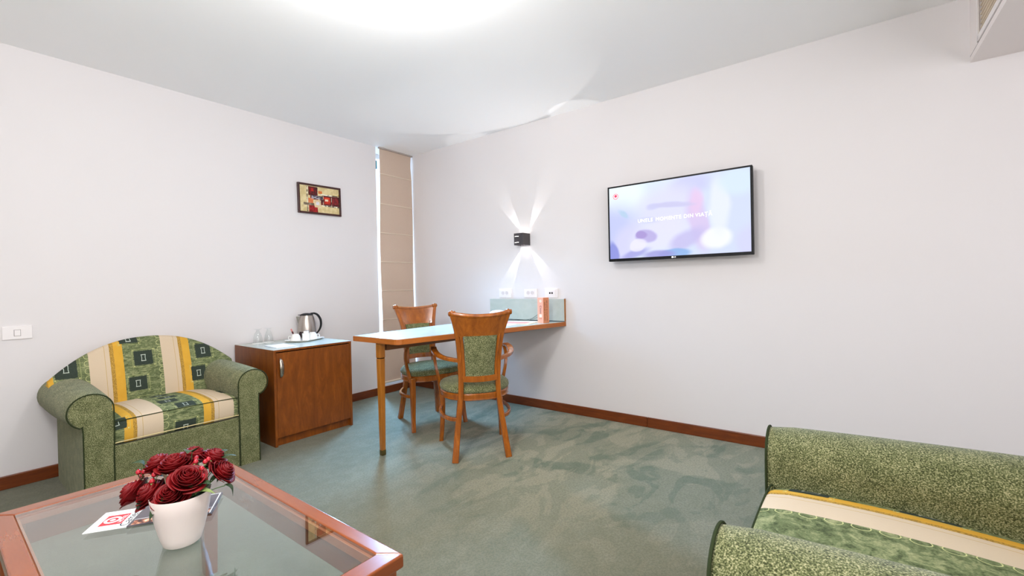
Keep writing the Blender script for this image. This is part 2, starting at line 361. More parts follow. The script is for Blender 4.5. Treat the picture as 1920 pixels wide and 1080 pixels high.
RT = Mat('screen_red', .5); RT.base((200, 40, 70)); RT.emit((214, 40, 78), .9); RT = RT.m
b = bmesh.new(); cy, cz = -2.451 + 2.882, 1.758 - 1.265
def ringm(b, cy, cz, r0_, r1_, x=-.0556, a0=0, a1=2*PI, n=36):
    V = [[b.verts.new((x, cy + r*math.cos(a0 + (a1-a0)*i/n), cz + r*math.sin(a0 + (a1-a0)*i/n))) for r in (r0_, r1_)] for i in range(n+1)]
    for p, q in zip(V[:-1], V[1:]): b.faces.new((p[0], p[1], q[1], q[0]))
ringm(b, cy, cz, .018, .0215); ringm(b, cy, cz+.003, .0, .0105)
obj('channel_logo', b, RT, scr)
text('maker_mark', 'LG', .014, frame((0, -1, 0), (0, 0, 1), (-1, 0, 0), (-.0546, -.002, .010)), WT, tv, .0002)
b = bmesh.new(); lathe(b, [(.0, 0), (.006, 0), (.006, .001)], n=16, cap=(False, True)); b.transform(frame((0, -1, 0), (0, 0, 1), (-1, 0, 0), (-.0542, .014, .010)))
obj('maker_logo', b, WT, tv)
obj('wall_bracket', bx(-.012, .0485, -.2, .2, .16, .42), BLACK, tv)

# ---------------------------------------------------------------- wall sconce
sc = thing('wall_sconce', 'small black cube wall lamp throwing beams up and down', 'lamp', (0, -1.53, 1.5075))
m = plain('anthracite_metal', (62, 56, 58), .35, .5)
b = bmesh.new(); T_ = .004
box(b, -.012, 0, -.05, .05, -.0525, .0525)                                     # back plate
box(b, -.11, -.012, -.05, -.05+T_, -.0525, .0525); box(b, -.11, -.012, .05-T_, .05, -.0525, .0525)
obj('housing', b, m, sc, bevel=.0008)
b = bmesh.new()
for z0, z1 in ((-.0525, -.0298), (-.0272, .0242), (.0268, .0525)): box(b, -.11, -.106, -.046, .046, z0, z1)
box(b, -.11, -.106, -.046, -.002, -.0299, -.0271); box(b, -.11, -.106, -.046, -.002, .0241, .0269)
obj('front_flap', b, m, sc)
obj('lamp_core', bx(-.035, -.012, -.02, .02, -.004, .004), plain('core_black', (20, 20, 20), .5), sc)
e = Mat('led_glow', .4); e.base((255, 255, 255)); e.emit((255, 250, 244), 7.0)
for s in (1, -1):
    obj('led', bx(-.072, -.038, -.017, .017, min(s*.0, s*.003), max(s*.0, s*.003)), e.m, sc)
    lamp('sconce_wash_light', 'SPOT', (-.055, -1.53, 1.5075 + s*.006), 9, (1, .98, .97), aim=(-.90, 0, s), spot_size=math.radians(90), spot_blend=.08, shadow_soft_size=.006)
obj('slot_light', bx(-.1045, -.1035, .0, .044, -.045, .045), e.m, sc)
for s, (dy, dz) in ((1, (.53, .85)), (1, (-.44, .90)), (-1, (.49, -.87)), (-1, (-.57, -.82))):
    lamp('sconce_beam_light', 'SPOT', (-.020, -1.53 + .018*(1 if dy > 0 else -1), 1.5075 + s*.034), 9.0, (1, .98, .97), aim=(.030, dy, dz), spot_size=math.radians(22), spot_blend=.15, shadow_soft_size=.002)

# ---------------------------------------------------------------- picture on the left wall
pic = thing('framed_picture', 'small abstract painting in a thin dark brown frame', 'picture', (-1.093, -.002, 1.781))
pic.rotation_euler = (0, math.radians(-.9), 0)
b = bmesh.new(); W2, HH = .207, .268; fw = .017
for a in ((-W2, W2, -.022, 0, 0, fw), (-W2, W2, -.022, 0, HH-fw, HH), (-W2, -W2+fw, -.022, 0, fw, HH-fw), (W2-fw, W2, -.022, 0, fw, HH-fw)): box(b, *a)
obj('frame', b, wood('dark_frame_wood', (46, 14, 12), (74, 30, 24), (3, 3, 3), .35), pic, bevel=.003)
m = Mat('painting_canvas', .6, .3); u = (m.x + .19)/.38 + (m.noise(60, 2) - .5)*.014; v = (m.z - .017)/.234 + (m.noise(55, 2) - .5)*.018
g = m.noise(30, 4); c = m.mix(g.ss(.35, .65), (206, 184, 132), (226, 208, 160)); c = m.mix((g*1.0).ss(.58, .68)*u.ss(.5, 1), c, (206, 168, 70))
def rc(cx, cy, hx, hy): return (u-cx).abs().lt(hx)*(v-cy).abs().lt(hy)
g2 = m.noise(45, 3).ss(.45, .6)
for cx, cy, hx, hy, c1, c2 in ((.185, .50, .012, .48, (225, 215, 195), (60, 40, 36)), (.33, .81, .115, .17, (66, 22, 24), (110, 30, 28)), (.30, .86, .05, .06, (190, 34, 26), (120, 20, 20)),
        (.36, .57, .10, .08, (88, 28, 22), (130, 44, 30)), (.51, .79, .05, .055, (206, 112, 56), (226, 130, 70)), (.27, .38, .06, .15, (214, 118, 70), (226, 136, 92)), (.33, .12, .11, .14, (126, 24, 24), (170, 34, 34)),
        (.78, .50, .22, .19, (70, 20, 24), (98, 30, 34)), (.68, .50, .085, .14, (176, 40, 24), (206, 60, 30)), (.90, .50, .08, .12, (106, 28, 32), (140, 34, 34)), (.55, .43, .06, .12, (110, 40, 36), (70, 24, 26)),
        (.67, .52, .04, .045, (240, 220, 190), (230, 130, 70)), (.43, .585, .145, .065, (66, 58, 66), (170, 166, 176)), (.44, .34, .08, .145, (226, 204, 170), (216, 190, 150)), (.44, .35, .04, .06, (214, 208, 214), (226, 222, 226)),
        (.22, .30, .13, .045, (108, 92, 74), (146, 130, 112)), (.76, .715, .25, .02, (236, 230, 214), (50, 30, 30)), (.78, .285, .23, .02, (236, 230, 214), (50, 30, 30)), (.585, .50, .006, .17, (220, 200, 170), (80, 50, 40)), (.80, .50, .006, .17, (220, 200, 170), (80, 50, 40))):
    c = m.mix(rc(cx, cy, hx, hy), c, m.mix(g2, c1, c2))
m.base(c); obj('painting', bx(-.19, .19, -.012, -.004, .017, .251), m.m, pic)

# ---------------------------------------------------------------- light switch and sockets
t = thing('light_switch', 'white single light switch plate on the left wall above armchair', 'switch', (-2.972, 0, .849))
obj('plate', bx(-.059, .059, -.008, 0, 0, .076), WHITEP, t, bevel=.002)
obj('rocker', bx(-.012, .012, -.012, -.008, .020, .054), WHITEP, t, bevel=.0015)
obj('rocker_gap', bx(-.0135, .0135, -.0084, -.008, .0185, .0555), plain('gap_grey', (110, 100, 98), .8), t)
def outlet(y0, y1, label, data=False):
    t = thing('data_outlet' if data else 'power_socket', label, 'socket', (0, (y0+y1)/2, .985), group=None)
    h = (y1-y0)/2
    obj('plate', bx(-.008, 0, -h, h, 0, .079), WHITEP, t, bevel=.002)
    obj('insert', bx(-.0105, -.008, -h+.024, h-.024, .014, .066), WHITEP, t, bevel=.001)
    if data:
        for s in (-1, 1): obj('port', bx(-.0115, -.0103, s*.0115-.0065, s*.0115+.0065, .031, .047), INK, t)
    else:
        for s in (-1, 1):
            b = bmesh.new(); lathe(b, [(.0175, 0), (.0175, .0012), (.0162, .0012), (.0158, .0002), (0, .0002)], n=28, cap=(False, False)); b.transform(frame((0, 1, 0), (0, 0, 1), (-1, 0, 0), (-.0105, s*.0225, .042)))
            so = obj('socket_face', b, plain('socket_shade', (214, 205, 204), .5) if 'socket_shade' not in bpy.data.materials else bpy.data.materials['socket_shade'], t, smooth=True)
            b = bmesh.new(); box(b, -.0112, -.0107, s*.0225-.0085, s*.0225-.0063, .0409, .0431); box(b, -.0112, -.0107, s*.0225+.0063, s*.0225+.0085, .0409, .0431)
            obj('pin_holes', b, INK, so)
outlet(-1.358, -1.216, 'white double power socket, the one nearest the window corner')
outlet(-1.646, -1.506, 'white double power socket under the cube wall lamp, middle of the row')
outlet(-1.862, -1.728, 'white plate with two black data ports above the peach box', True)

# ---------------------------------------------------------------- desk
dk = thing('desk', 'long wall-fixed desk with pale green top and wooden edges', 'desk', (-.77, -1.4, 0))
def D(pts): return [(x+.77, y+1.4) for x, y in pts]
outl = [(-.001, -1.10), (-.001, -1.935), (-1.487, -1.626)]
cx, cy = -1.497, -1.588
for i in range(5):
    a = -PI*.44 - (PI*.56)*i/4; outl.append((cx + .038*math.cos(a), cy + .038*math.sin(a)))
outl += [(-1.535, -1.148)]
obj('desktop', extrude_poly(bmesh.new(), D(outl), .742, .7765), DESKW, dk, bevel=.002)
ins = [(x*.9965 - .002, -1.4 + (y+1.4)*.985) for x, y in outl]; ins = [(min(x, -.002), y) for x, y in ins]
obj('laminate_top', extrude_poly(bmesh.new(), D(ins), .7765, .7785), LAMG, dk)
b = bmesh.new(); rings = []
for z, s in ((0, .028), (.05, .029), (.55, .039), (.638, .041)): rings.append([(-1.494+.77 + x*s/2, -1.393+1.4 + y*s/2, z) for x, y in ((-1, -1), (1, -1), (1, 1), (-1, 1))])
lg = obj('leg', loft(b, rings), LEGW, dk, bevel=.004)
obj('leg_block', bx(-.724-.021, -.724+.021, .007-.021, .007+.021, .643, .742), LEGW, dk, bevel=.002)
obj('leg_groove', bx(-.724-.018, -.724+.018, .007-.018, .007+.018, .636, .645), DARK, dk)
obj('foot_cap', bx(-.724-.0152, -.724+.0152, .007-.0152, .007+.0152, 0.001, .036), plain('tarnished_brass', (96, 78, 34), .4, .5, .6), dk, bevel=.002)
b = extrude_poly(bmesh.new(), D([(-1.46, -1.415), (-.001, -1.545), (-.001, -1.52), (-1.46, -1.39)]), .688, .742); obj('support_beam', b, wood('beam_wood', (96, 52, 12), (128, 76, 24), (1.2, 1.2, 6), .4), dk)
obj('back_panel', bx(.752, .769, -.530, .289, .7785, .972), LAMG, dk)
obj('panel_end_strip', bx(.750, .769, -.5345, -.530, .7785, .975), LEGW, dk)
obj('panel_gap', bx(.7505, .752, -.53, .289, .7785, .784), DARK, dk)

# ---------------------------------------------------------------- things on the desk
pb = thing('brochure_box', 'peach cardboard box printed with black vertical lettering', 'box', (-.16, -1.808, .7785), math.radians(-12))
PEACH = plain('peach_card', (240, 172, 146), .6, .3); ORNG = plain('orange_card', (214, 138, 100), .6, .3)
obj('carton', bx(-.034, .034, -.034, .034, 0, .212), PEACH, pb, bevel=.001)
# left visible face = local -x ; right visible face = local -y
F1 = lambda u_, z: frame((0, -1, 0), (0, 0, 1), (-1, 0, 0), (-.0345, -u_, z)); F2 = lambda u_, z: frame((1, 0, 0), (0, 0, 1), (0, -1, 0), (u_, -.0345, z))
obj('spine_face', bx(-.0335, .0335, -.0346, -.034, .001, .211), ORNG, pb)
CRM = plain('cream_print', (248, 228, 206), .7); BRW = plain('brown_print', (150, 70, 40), .7)
b = bmesh.new(); lathe(b, [(0, 0), (.012, 0), (.012, .0003)], n=24, cap=(False, True)); b.transform(F1(.004, .183)); obj('round_badge', b, CRM, pb)
text('badge_digit', '1', .020, F1(.004, .183) @ Matrix.Translation((0, 0, .0006)), INK, pb, .0002)
obj('cream_label', bx(-.0348, -.0342, -.016, .012, .048, .072), CRM, pb)
text('box_word', 'CHIT', .013, F1(.002, .036), BRW, pb, .0002)
rot90 = Matrix.Rotation(PI/2, 4, 'Z')
text('script_title', 'Citim', .030, F1(.003, .112) @ rot90.inverted(), plain('violet_ink', (74, 58, 86), .8), pb, .0002)
text('vertical_lettering', 'SARUTURI SI POVESTI', .0165, F2(-.017, .096) @ rot90.inverted(), INK, pb, .0003)
text('vertical_lettering', 'DE CITIT IN CALATORII', .0165, F2(.008, .100) @ rot90.inverted(), INK, pb, .0003)
mn = thing('menu_folder', 'cream menu sheet with a pink band lying on the desk', 'menu', (-.26, -1.60, .7785), math.radians(14))
obj('sheet', bx(-.125, .125, -.16, .12, 0, .004), plain('menu_cream', (240, 228, 200), .6), mn)
obj('pink_band', bx(-.105, .045, -.12, .11, .004, .0044), plain('menu_pink', (226, 140, 136), .6), mn)
obj('white_panel', bx(.055, .115, -.15, .11, .004, .0044), PAPER, mn)
t = thing('folded_leaflet', 'white paper leaflet on the desk nearest the front edge', 'leaflet', (-.50, -1.60, .7785), math.radians(10))
obj('sheet', bx(-.10, .10, -.11, .07, 0, .002), PAPER, t)
t = thing('plastic_device', 'rounded white plastic device on the desk behind the chair back', 'device', (-.17, -1.325, .7785), math.radians(10))
rings = []
for z, s in ((0, .96), (.012, 1), (.055, .98), (.080, .86), (.093, .6), (.098, .25)):
    rings.append([(.062*s*math.copysign(abs(math.cos(a))**.8, math.cos(a)), .085*s*math.copysign(abs(math.sin(a))**.8, math.sin(a)), z*1.0) for a in [2*PI*i/28 for i in range(28)]])
obj('body', loft(bmesh.new(), rings), WHITEP, t, smooth=True)
obj('foot_ring', bx(-.03, .03, -.04, .04, -.0, .003), BLACK, t)
CAB = plain('dark_cable', (70, 84, 76), .6)
tag(obj('power_cable', tube(bmesh.new(), [(-.15, -1.40, .782), (-.10, -1.47, .782), (-.07, -1.50, .783), (-.035, -1.58, .79), (-.030, -1.64, .82), (-.026, -1.69, .855), (-.024, -1.725, .90), (-.024, -1.73, .95), (-.022, -1.73, .965)], .0018), CAB, smooth=True),
    'upper thin dark cable looping along the green panel behind the box', 'cable')
tag(obj('power_cable', tube(bmesh.new(), [(-.15, -1.385, .782), (-.09, -1.44, .781), (-.06, -1.50, .781), (-.045, -1.58, .784), (-.040, -1.65, .805), (-.030, -1.70, .83), (-.028, -1.735, .84), (-.030, -1.745, .80), (-.030, -1.745, .784)], .0014), CAB, smooth=True),
    'lower, fainter thin cable running from the white device to the box', 'cable')

# ---------------------------------------------------------------- cabinet
cb = thing('minibar_cabinet', 'low cherry wood cabinet with one door beside the armchair', 'cabinet', (-1.53, -.33, 0))
b = bmesh.new(); X1, X2, Y1, Y2 = -.306, .302, -.305, .31
box(b, X1, X1+.018, Y1-.018, Y2, 0, .6655); box(b, X2-.018, X2, Y1-.018, Y2, 0, .6655); box(b, X1+.018, X2-.018, Y2-.01, Y2, .06, .6655); box(b, X1+.018, X2-.018, Y1+.005, Y2-.01, .060, .078)
obj('body', b, CABW, cb, bevel=.001)
obj('plinth', bx(X1+.018, X2-.018, Y1+.010, Y1+.028, 0, .06), CABW, cb)
dr = obj('door', bx(X1+.020, X2-.020, Y1-.018, Y1, .062, .658), CABW, cb, bevel=.001)
obj('handle', sweep(bmesh.new(), [(X1+.045, Y1-.019, .618), (X1+.045, Y1-.034, .60), (X1+.046, Y1-.040, .55), (X1+.045, Y1-.034, .50), (X1+.044, Y1-.019, .485)], [(.006, .005), (.011, .006), (.015, .007), (.011, .006), (.006, .005)], ref=(0, 1, 0), round_=True), plain('satin_nickel', (180, 170, 158), .25, .5, 1.0), dr, smooth=True)
obj('carcass_gap', bx(X1+.02, X2-.02, Y1+.001, Y1+.003, .07, .664), DARK, cb)
obj('worktop', bx(X1, X2, Y1-.020, Y2, .6655, .679), CABW, cb, bevel=.001)
obj('laminate_top', bx(X1+.001, X2-.001, Y1-.016, Y2, .679, .6805), LAMG, cb)
zc_ = .6805
def tumbler(x, y, label):
    t = thing('drinking_glass', label, 'glass', (x, y, zc_+.0015), group='upturned glasses on the cabinet')
    prof = [(.033, 0), (.0335, .02), (.030, .05), (.022, .078), (.013, .094), (.010, .101)]
    obj('bowl', lathe(bmesh.new(), prof + [(r-.0012, z) for r, z in prof[::-1]], cap=(False, False)), TUMB, t, smooth=True)
    obj('foot', lathe(bmesh.new(), [(.010, .101), (.014, .106), (.028, .1115), (.031, .1135), (.031, .1155), (.0, .1155)], cap=(True, False)), TUMB, t, smooth=True)
    k = tag(obj('paper_coaster', lathe(bmesh.new(), [(.040, 0), (.040, .0012)], c=(x, y, zc_)), PAPER), label.replace('upturned stemmed drinking glass', 'round white paper coaster under the glass'), 'coaster', 'paper coasters on the cabinet')
tumbler(-1.705, -.115, 'upturned stemmed drinking glass nearest the armchair end of the cabinet')
tumbler(-1.618, -.105, 'upturned stemmed drinking glass on the side nearer the kettle')
t = thing('card_leaflet', 'white card lying flat near the front edge of the cabinet', 'card', (-1.685, -.435, zc_), math.radians(-3))
obj('card', bx(-.072, .072, -.115, .110, 0, .002), PAPER, t); obj('lower_card', bx(-.076, .070, -.108, .104, 0, .0009), plain('card_blue_grey', (110, 120, 140), .7), t)
# tray
tr = thing('serving_tray', 'white octagonal tray holding cups and sachets', 'tray', (-1.40, -.262, zc_), math.radians(25))
def octo(sx, sy, ch): return [(-sx+ch, -sy), (sx-ch, -sy), (sx, -sy+ch), (sx, sy-ch), (sx-ch, sy), (-sx+ch, sy), (-sx, sy-ch), (-sx, -sy+ch)]
rings = [[(x, y, z) for x, y in octo(sx, sy, ch)] for sx, sy, ch, z in ((.122, .084, .03, 0), (.150, .112, .045, .012), (.150, .112, .045, .0135), (.118, .080, .03, .0035))]
obj('dish', loft(bmesh.new(), rings), CHINA, tr, bevel=.001)
zt_ = zc_ + .0040
def cup(x, y, rz, label):
    t = thing('white_cup', label, 'cup', (x, y, zt_), rz, 'upturned white cups')
    obj('bowl', lathe(bmesh.new(), [(.039, 0), (.0395, .004), (.037, .025), (.031, .043), (.024, .052), (.0215, .056), (.0195, .056), (.0185, .053), (0, .052)], cap=(True, False)), CHINA, t, smooth=True)
    obj('handle', tube(bmesh.new(), [(.033, 0, .036), (.048, 0, .038), (.055, 0, .025), (.048, 0, .012), (.036, 0, .012)], .0032), CHINA, t, smooth=True)
cup(-1.478, -.262, 2.4, 'upturned white cup at the left end of the tray, nearer the glasses')
cup(-1.335, -.262, -.4, 'upturned white cup at the right end of the tray, before the kettle')
t = thing('sachet_holder', 'small white holder of coffee sachets between the two cups', 'sachets', (-1.408, -.290, zt_), math.radians(-20))
b = bmesh.new(); box(b, -.026, .026, -.015, -.0135, 0, .056); box(b, -.026, .026, .0135, .015, 0, .056); box(b, -.026, -.0245, -.0135, .0135, 0, .056); box(b, .0245, .026, -.0135, .0135, 0, .056); box(b, -.0245, .0245, -.0135, .0135, 0, .0015)
obj('holder', b, CHINA, t, bevel=.0006)
sa = thing('sugar_sachet', 'white sachet with small red print in the holder', 'sachet', (-1.406, -.296, zt_+.003), math.radians(-20))
obj('packet', bx(-.020, .018, -.0022, .0022, 0, .072), PAPER, sa, bevel=.001); b = bmesh.new(); box(b, -.006, 0, -.0026, -.0022, .030, .033); box(b, .001, .006, -.0026, -.0022, .024, .027); box(b, -.01, -.002, -.0026, -.0022, .050, .052); obj('red_print', b, REDP, sa)
sa = thing('tea_sachet', 'dark blue tea sachet at the back of the holder', 'sachet', (-1.393, -.286, zt_+.003), math.radians(-20))
obj('packet', bx(-.010, .013, -.002, .002, 0, .074), plain('blue_packet', (36, 78, 104), .4), sa, bevel=.0008)
sa = thing('coffee_stick', 'thin red and brown coffee stick leaning over the left cup', 'sachet', (-1.452, -.215, zt_)); sa.rotation_euler = (math.radians(4), math.radians(-24), 0)
obj('packet', bx(-.005, .007, -.0015, .0015, .0, .106), plain('red_packet', (206, 128, 120), .5), sa, bevel=.0008)
obj('brown_band', bx(-.0052, .0072, -.0018, .0018, .060, .082), plain('brown_band', (86, 30, 28), .5), sa)
sa = thing('coffee_sachet', 'dark brown sachet lying behind the left cup', 'sachet', (-1.425, -.222, zt_)); sa.rotation_euler = (math.radians(4), math.radians(14), 0)
obj('packet', bx(-.016, .014, -.0016, .0016, .0, .066), plain('dark_packet', (44, 26, 22), .4), sa, bevel=.0008)
# kettle
kt = thing('electric_kettle', 'stainless steel electric kettle with black handle and lid', 'kettle', (-1.285, -.080, zc_), math.radians(-18))
obj('power_base', lathe(bmesh.new(), [(.072, 0), (.074, .006), (.072, .014), (.05, .016)]), BLACK, kt, smooth=True)
kb = [(.070, .016), (.0735, .020), (.0735, .05), (.071, .10), (.064, .15), (.054, .190), (.052, .195)]
obj('body', lathe(bmesh.new(), kb, n=48), STEEL, kt, smooth=True)
b = bmesh.new(); rings = []
for t_ in range(7):
    f = t_/6; z = .130 + .058*f; rx = .066 - .012*f; out = .004 + .026*f; wd = .004 + .018*f
    rings.append([(-rx + .012, -wd, z), (-rx - out*.55, -wd*.55, z), (-rx - out, 0, z), (-rx - out*.55, wd*.55, z), (-rx + .012, wd, z)])
obj('spout', loft(b, rings), STEEL, kt, smooth=True)
obj('lid', lathe(bmesh.new(), [(.053, .195), (.054, .199), (.046, .205), (.026, .212), (.012, .214), (0, .2142)], cap=(True, False)), BLACK, kt, smooth=True)
obj('lid_tab', bx(-.066, -.03, -.012, .012, .198, .203), BLACK, kt, bevel=.002)
obj('handle', sweep(bmesh.new(), [(.030, 0, .205), (.062, 0, .209), (.092, 0, .192), (.114, 0, .150), (.116, 0, .100), (.102, 0, .060), (.079, 0, .030)], [(.030, .014), (.028, .016), (.026, .017), (.024, .017), (.022, .016), (.018, .013), (.014, .010)], ref=(1, 0, 0.01), round_=False), BLACK, kt, smooth=True)
obj('water_gauge', sweep(bmesh.new(), [(.0535, 0, .188), (.064, 0, .152), (.0715, 0, .10), (.0745, 0, .04)], [(.012, .003), (.012, .003)], ref=(1, 0, 0.01)), plain('gauge_blue', (40, 52, 110), .2), kt)

# ---------------------------------------------------------------- armchairs
def stripe_mat(name, mode):
    m = Mat(name, .92, .12); x = m.x
    g = m.noise(26, 5, sc=(1, 1, 3.0), dist=1.2, rough=.62); gf = m.noise(240, 2)
    green = m.ramp(g*.75 + gf*.25, [(.36, (66, 76, 50)), (.50, (110, 119, 82)), (.64, (156, 158, 116))])
    if mode == 'back': v = m.z; off = 0.0; segs = [(-.60, -.492, -.45), (-.296, -.195, None), (.056, .155, None)]
    else: v = m.y*-1 + (m.z*-1 + .445).max(0.0)*1.0; off = 0
    v0 = v
    cream = (206, 186, 160); yel = (216, 168, 66); brn = (150, 116, 52); tan = (190, 160, 108)
    wig = (m.noise(90, 2) - .5)*.006; xe = x + wig*.5; c = green
    def band(a, b_, colr, cc, e=None): return m.mix((e or xe).gt(a)*(e or xe).lt(b_), cc, colr)
    # scalloped stitch loops along the cream stripe
    def loops(cc, cx, per, r, colr=(196, 196, 138)):
        vv = (v0 + per/2).mod(per) - per/2; d = ((x-cx)*(x-cx)*1.2 + vv*vv).sqrt(); return m.mix((d - r).abs().lt(.0011), cc, colr)
    if mode == 'back':
        c = loops(c, -.300, .043, .0165); c = loops(c, .050, .043, .0165)
        for a in (-.296, .056): c = band(a, a+.101, cream, c, x)
        c = band(-.224, -.2215, tan, c, x); c = band(.127, .1295, tan, c, x)
        spk = m.mix(m.noise(260, 1).ss(.45, .55), brn, (190, 150, 70))
        c = band(-.200, -.180, spk, c); c = band(.151, .171, spk, c)
        for a in (-.181, .170, -.60): c = band(a, a+.043 if a > -.5 else -.446, m.mix(m.noise(30, 3), (204, 154, 54), yel), c)
        sq = [(-.040, .688, .047, .044), (-.078, .535, .044, .042), (-.105, .815, .044, .030), (-.030, .408, .050, .036), (-.393, .668, .046, .052), (.292, .690, .046, .046), (.250, .545, .042, .046)]
    else:
        c = loops(c, -.080, .048, .017); c = loops(c, .284, .048, .017)
        for a, b_ in ((-.206, -.088), (.160, .272)): c = band(a, b_, cream, c, x)
        c = band(-.180, -.1775, tan, c, x); c = band(.185, .1875, tan, c, x)
        spk = m.mix(m.noise(260, 1).ss(.45, .55), brn, (190, 150, 70))
        c = band(-.221, -.203, spk, c); c = band(.143, .163, spk, c)
        for a, b_ in ((-.256, -.219), (.107, .145)): c = band(a, b_, m.mix(m.noise(30, 3), (204, 154, 54), yel), c)
        # v: distance towards the front edge, folding down over the front
        sq = [(.017, .345+.125, .050, .043), (.030, .300, .046, .040), (-.020, .170, .046, .040), (.010, .050, .044, .035), (.0, -.07, .044, .035), (-.285, .350, .040, .045), (.302, .12, .04, .05)]
    if mode == 'shifted': sq = [(-.285, .250, .040, .045), (-.29, .02, .03, .05), (.302, .12, .04, .05)]
    vj = v0 + (m.noise(70, 2) - .5)*.008; xj = x + (m.noise(75, 2) - .5)*.006
    for cx, cv, hx, hv in sq:
        # cream line frame, dark square, pale spool in the middle
        dx = (x - (cx+.003)).abs(); dv = (v0 - cv).abs(); d = (dx - hx - .011).max(dv - hv - .011)
        c = m.mix(d.abs().lt(.0009)*.75, c, (176, 180, 118))
        e1 = (dx - hx - .004).abs(); e2 = (dv - hv - .004).abs(); c = m.mix((e1*e1 + e2*e2).sqrt().lt(.0032), c, (206, 202, 138))
        dx = (xj - cx).abs(); dv = (vj - cv).abs(); c = m.mix(dx.lt(hx)*dv.lt(hv), c, m.mix(gf, (40, 50, 44), (66, 74, 64)))
        dx = (x - cx).abs(); dv = (v0 - cv).abs(); c = m.mix((dx - .0085 - dv*.10).abs().lt(.0014)*dv.lt(.018), c, (190, 200, 188)); c = m.mix(dx.lt(.0125)*(dv - .0185).abs().lt(.0018), c, (200, 206, 192))
    m.base(c); m.bump(gf + m.noise(420, 1)*.5, .3, .002); return m.m
SB = stripe_mat('striped_back_fabric', 'back'); SC_ = stripe_mat('striped_cushion_fabric', 'cushion')
YF, YB = -.345, .400
def arm_profile(s, k=1.0, grow=0.0):
    """outline of an arm in the xz plane; s = side"""
    cx, cz, r = .385, .508, .090 + grow; p = [(.300, .0), (.300, .25), (.296, .40)]
    for i in range(21):
        a = math.radians(182 - i*(182+62)/20); p.append((cx + r*math.cos(a)*(1+.02*k), cz + r*math.sin(a)))
    p += [(.418, cz - r*.86 + .006), (.415, .40), (.415, .20), (.415, .0)]
    return [(s*x, z) for x, z in p]
def armchair(label):
    t = thing('armchair', label, 'armchair')
    for s in (-1, 1):
        rings = []
        for i in range(13):
            f = i/12; y = YF + (YB-.03-YF)*f; g = .018*math.sin(PI*min(1, f*1.15)*.5); inset = .006 if i == 0 else 0
            pr = arm_profile(s, grow=g - inset)
            if i == 0: pr = [(x*(1 - .006*(1 if abs(x) > .36 else -1)), z) for x, z in pr]
            rings.append([(x, y - (0.0 if i else 0), z + .0) for x, z in pr])
        a = obj('armrest', loft(bmesh.new(), rings), FAB, t, smooth=True)
        pts = [(x, YF - .001, z) for x, z in arm_profile(s, grow=-.003)]
        obj('piping', tube(bmesh.new(), pts, .0032, n=6, smooth_n=1), PIPE, a, smooth=True)
    obj('base', bx(-.30, .30, YF+.006, YB-.04, .0, .305), FAB, t, bevel=.006)
    obj('back_shell', bx(-.40, .40, YB-.06, YB-.006, .0, .56), FAB, t, bevel=.012)
    # backrest
    cols = []; N = 56
    for i in range(N+1):
        u = -1 + 2*i/N; x = .468*u; zt = .612 + .207*(1 - abs(u)**2.25); z0 = .36 + .20*max(0, min(1, (abs(x) - .28)/.10))
        col = []; K = 16
        for k in range(K+1):
            f = k/K; z = z0 + (zt - .026 - z0)*f; y = .150 + .095*((z-.42)/.40) - .020*math.sin(PI*f)*(1-u*u)**.5*1.0
            col.append((x, y, z))
        yt = col[-1][1]
        for k in range(1, 8):
            a = PI*k/8; col.append((x, yt + .032*(1-math.cos(a)), zt - .026 + .026*math.sin(a)))
        yb2 = min(yt + .064, YB-.004)
        col += [(x, yb2, zt-.026), (x, min(yb2+.01, YB-.004), (zt+z0)/2), (x, YB-.01, z0)]
        cols.append(col)
    obj('backrest', loft(bmesh.new(), cols), SB, t, smooth=50)
    edge = []
    for i in range(0, N+1, 2):
        c_ = cols[i]; edge.append(Vector(c_[16+4]) + Vector((0, 0, .001)))
    # cushion
    b = bmesh.new(); nx, ny = 24, 16; xs = [-.297 + .594*i/nx for i in range(nx+1)]
    rings = []
    sec = []   # section in yz: bottom-front, front face, top, back
    y0, y1, zb_, zt_2 = YF + .004, .19, .308, .436
    sec += [(y1, zb_), (y0+.03, zb_), (y0+.008, zb_+.004), (y0, zb_+.018)]
    sec += [(y0 - .006*math.sin(PI*k/6), zb_+.018 + (.098)*k/6) for k in range(1, 6)]
    sec += [(y0, zt_2-.014), (y0+.004, zt_2-.005), (y0+.013, zt_2)] + [(y0+.013 + (y1-y0-.04)*k/12, zt_2 + .016*math.sin(PI*(.12+.88*k/12))) for k in range(1, 13)] + [(y1, zt_2-.03)]
    for x in xs:
        q = 1 - min(1, abs(x)/.297)**6; ed = (1-q)*.014
        rings.append([(x, y + (ed if y < y0+.02 else 0), z - (ed if z > .40 else 0) + (.006*(1-(x/.297)**2) if z > .43 else 0)) for y, z in sec])
    cu = obj('seat_cushion', loft(b, rings), SC_, t, smooth=45)
    obj('top_piping', tube(bmesh.new(), [(-.296, y0+.018, .421), (-.27, y0+.006, .432), (0, y0+.003, .436), (.27, y0+.006, .432), (.296, y0+.018, .421)], .0028, n=6), PIPE, cu, smooth=True)
    obj('bottom_piping', tube(bmesh.new(), [(-.296, y0+.004, .318), (-.27, y0-.004, .323), (0, y0-.006, .325), (.27, y0-.004, .323), (.296, y0+.004, .318)], .0030, n=6), CREAMP, cu, smooth=True)
    return t
a1 = armchair('green armchair with striped arched back against the left wall beside the cabinet'); a1.location = (-2.415, -.446, 0)
a2 = copy_tree(a1); a2.location = (-1.935, -4.044, 0); a2.rotation_euler = (0, 0, PI); a2.scale = (1, 1.20, 1)
for k in C.objects:
    if k.parent == a2 and k.name.startswith('seat_cushion'): k.data = k.data.copy(); k.data.materials[0] = stripe_mat('striped_cushion_fabric_shifted', 'shifted')
a2['label'] = 'large foreground green armchair at bottom right, seen from its side'
for o in (a1, a2): o['group'] = 'matching green armchairs'

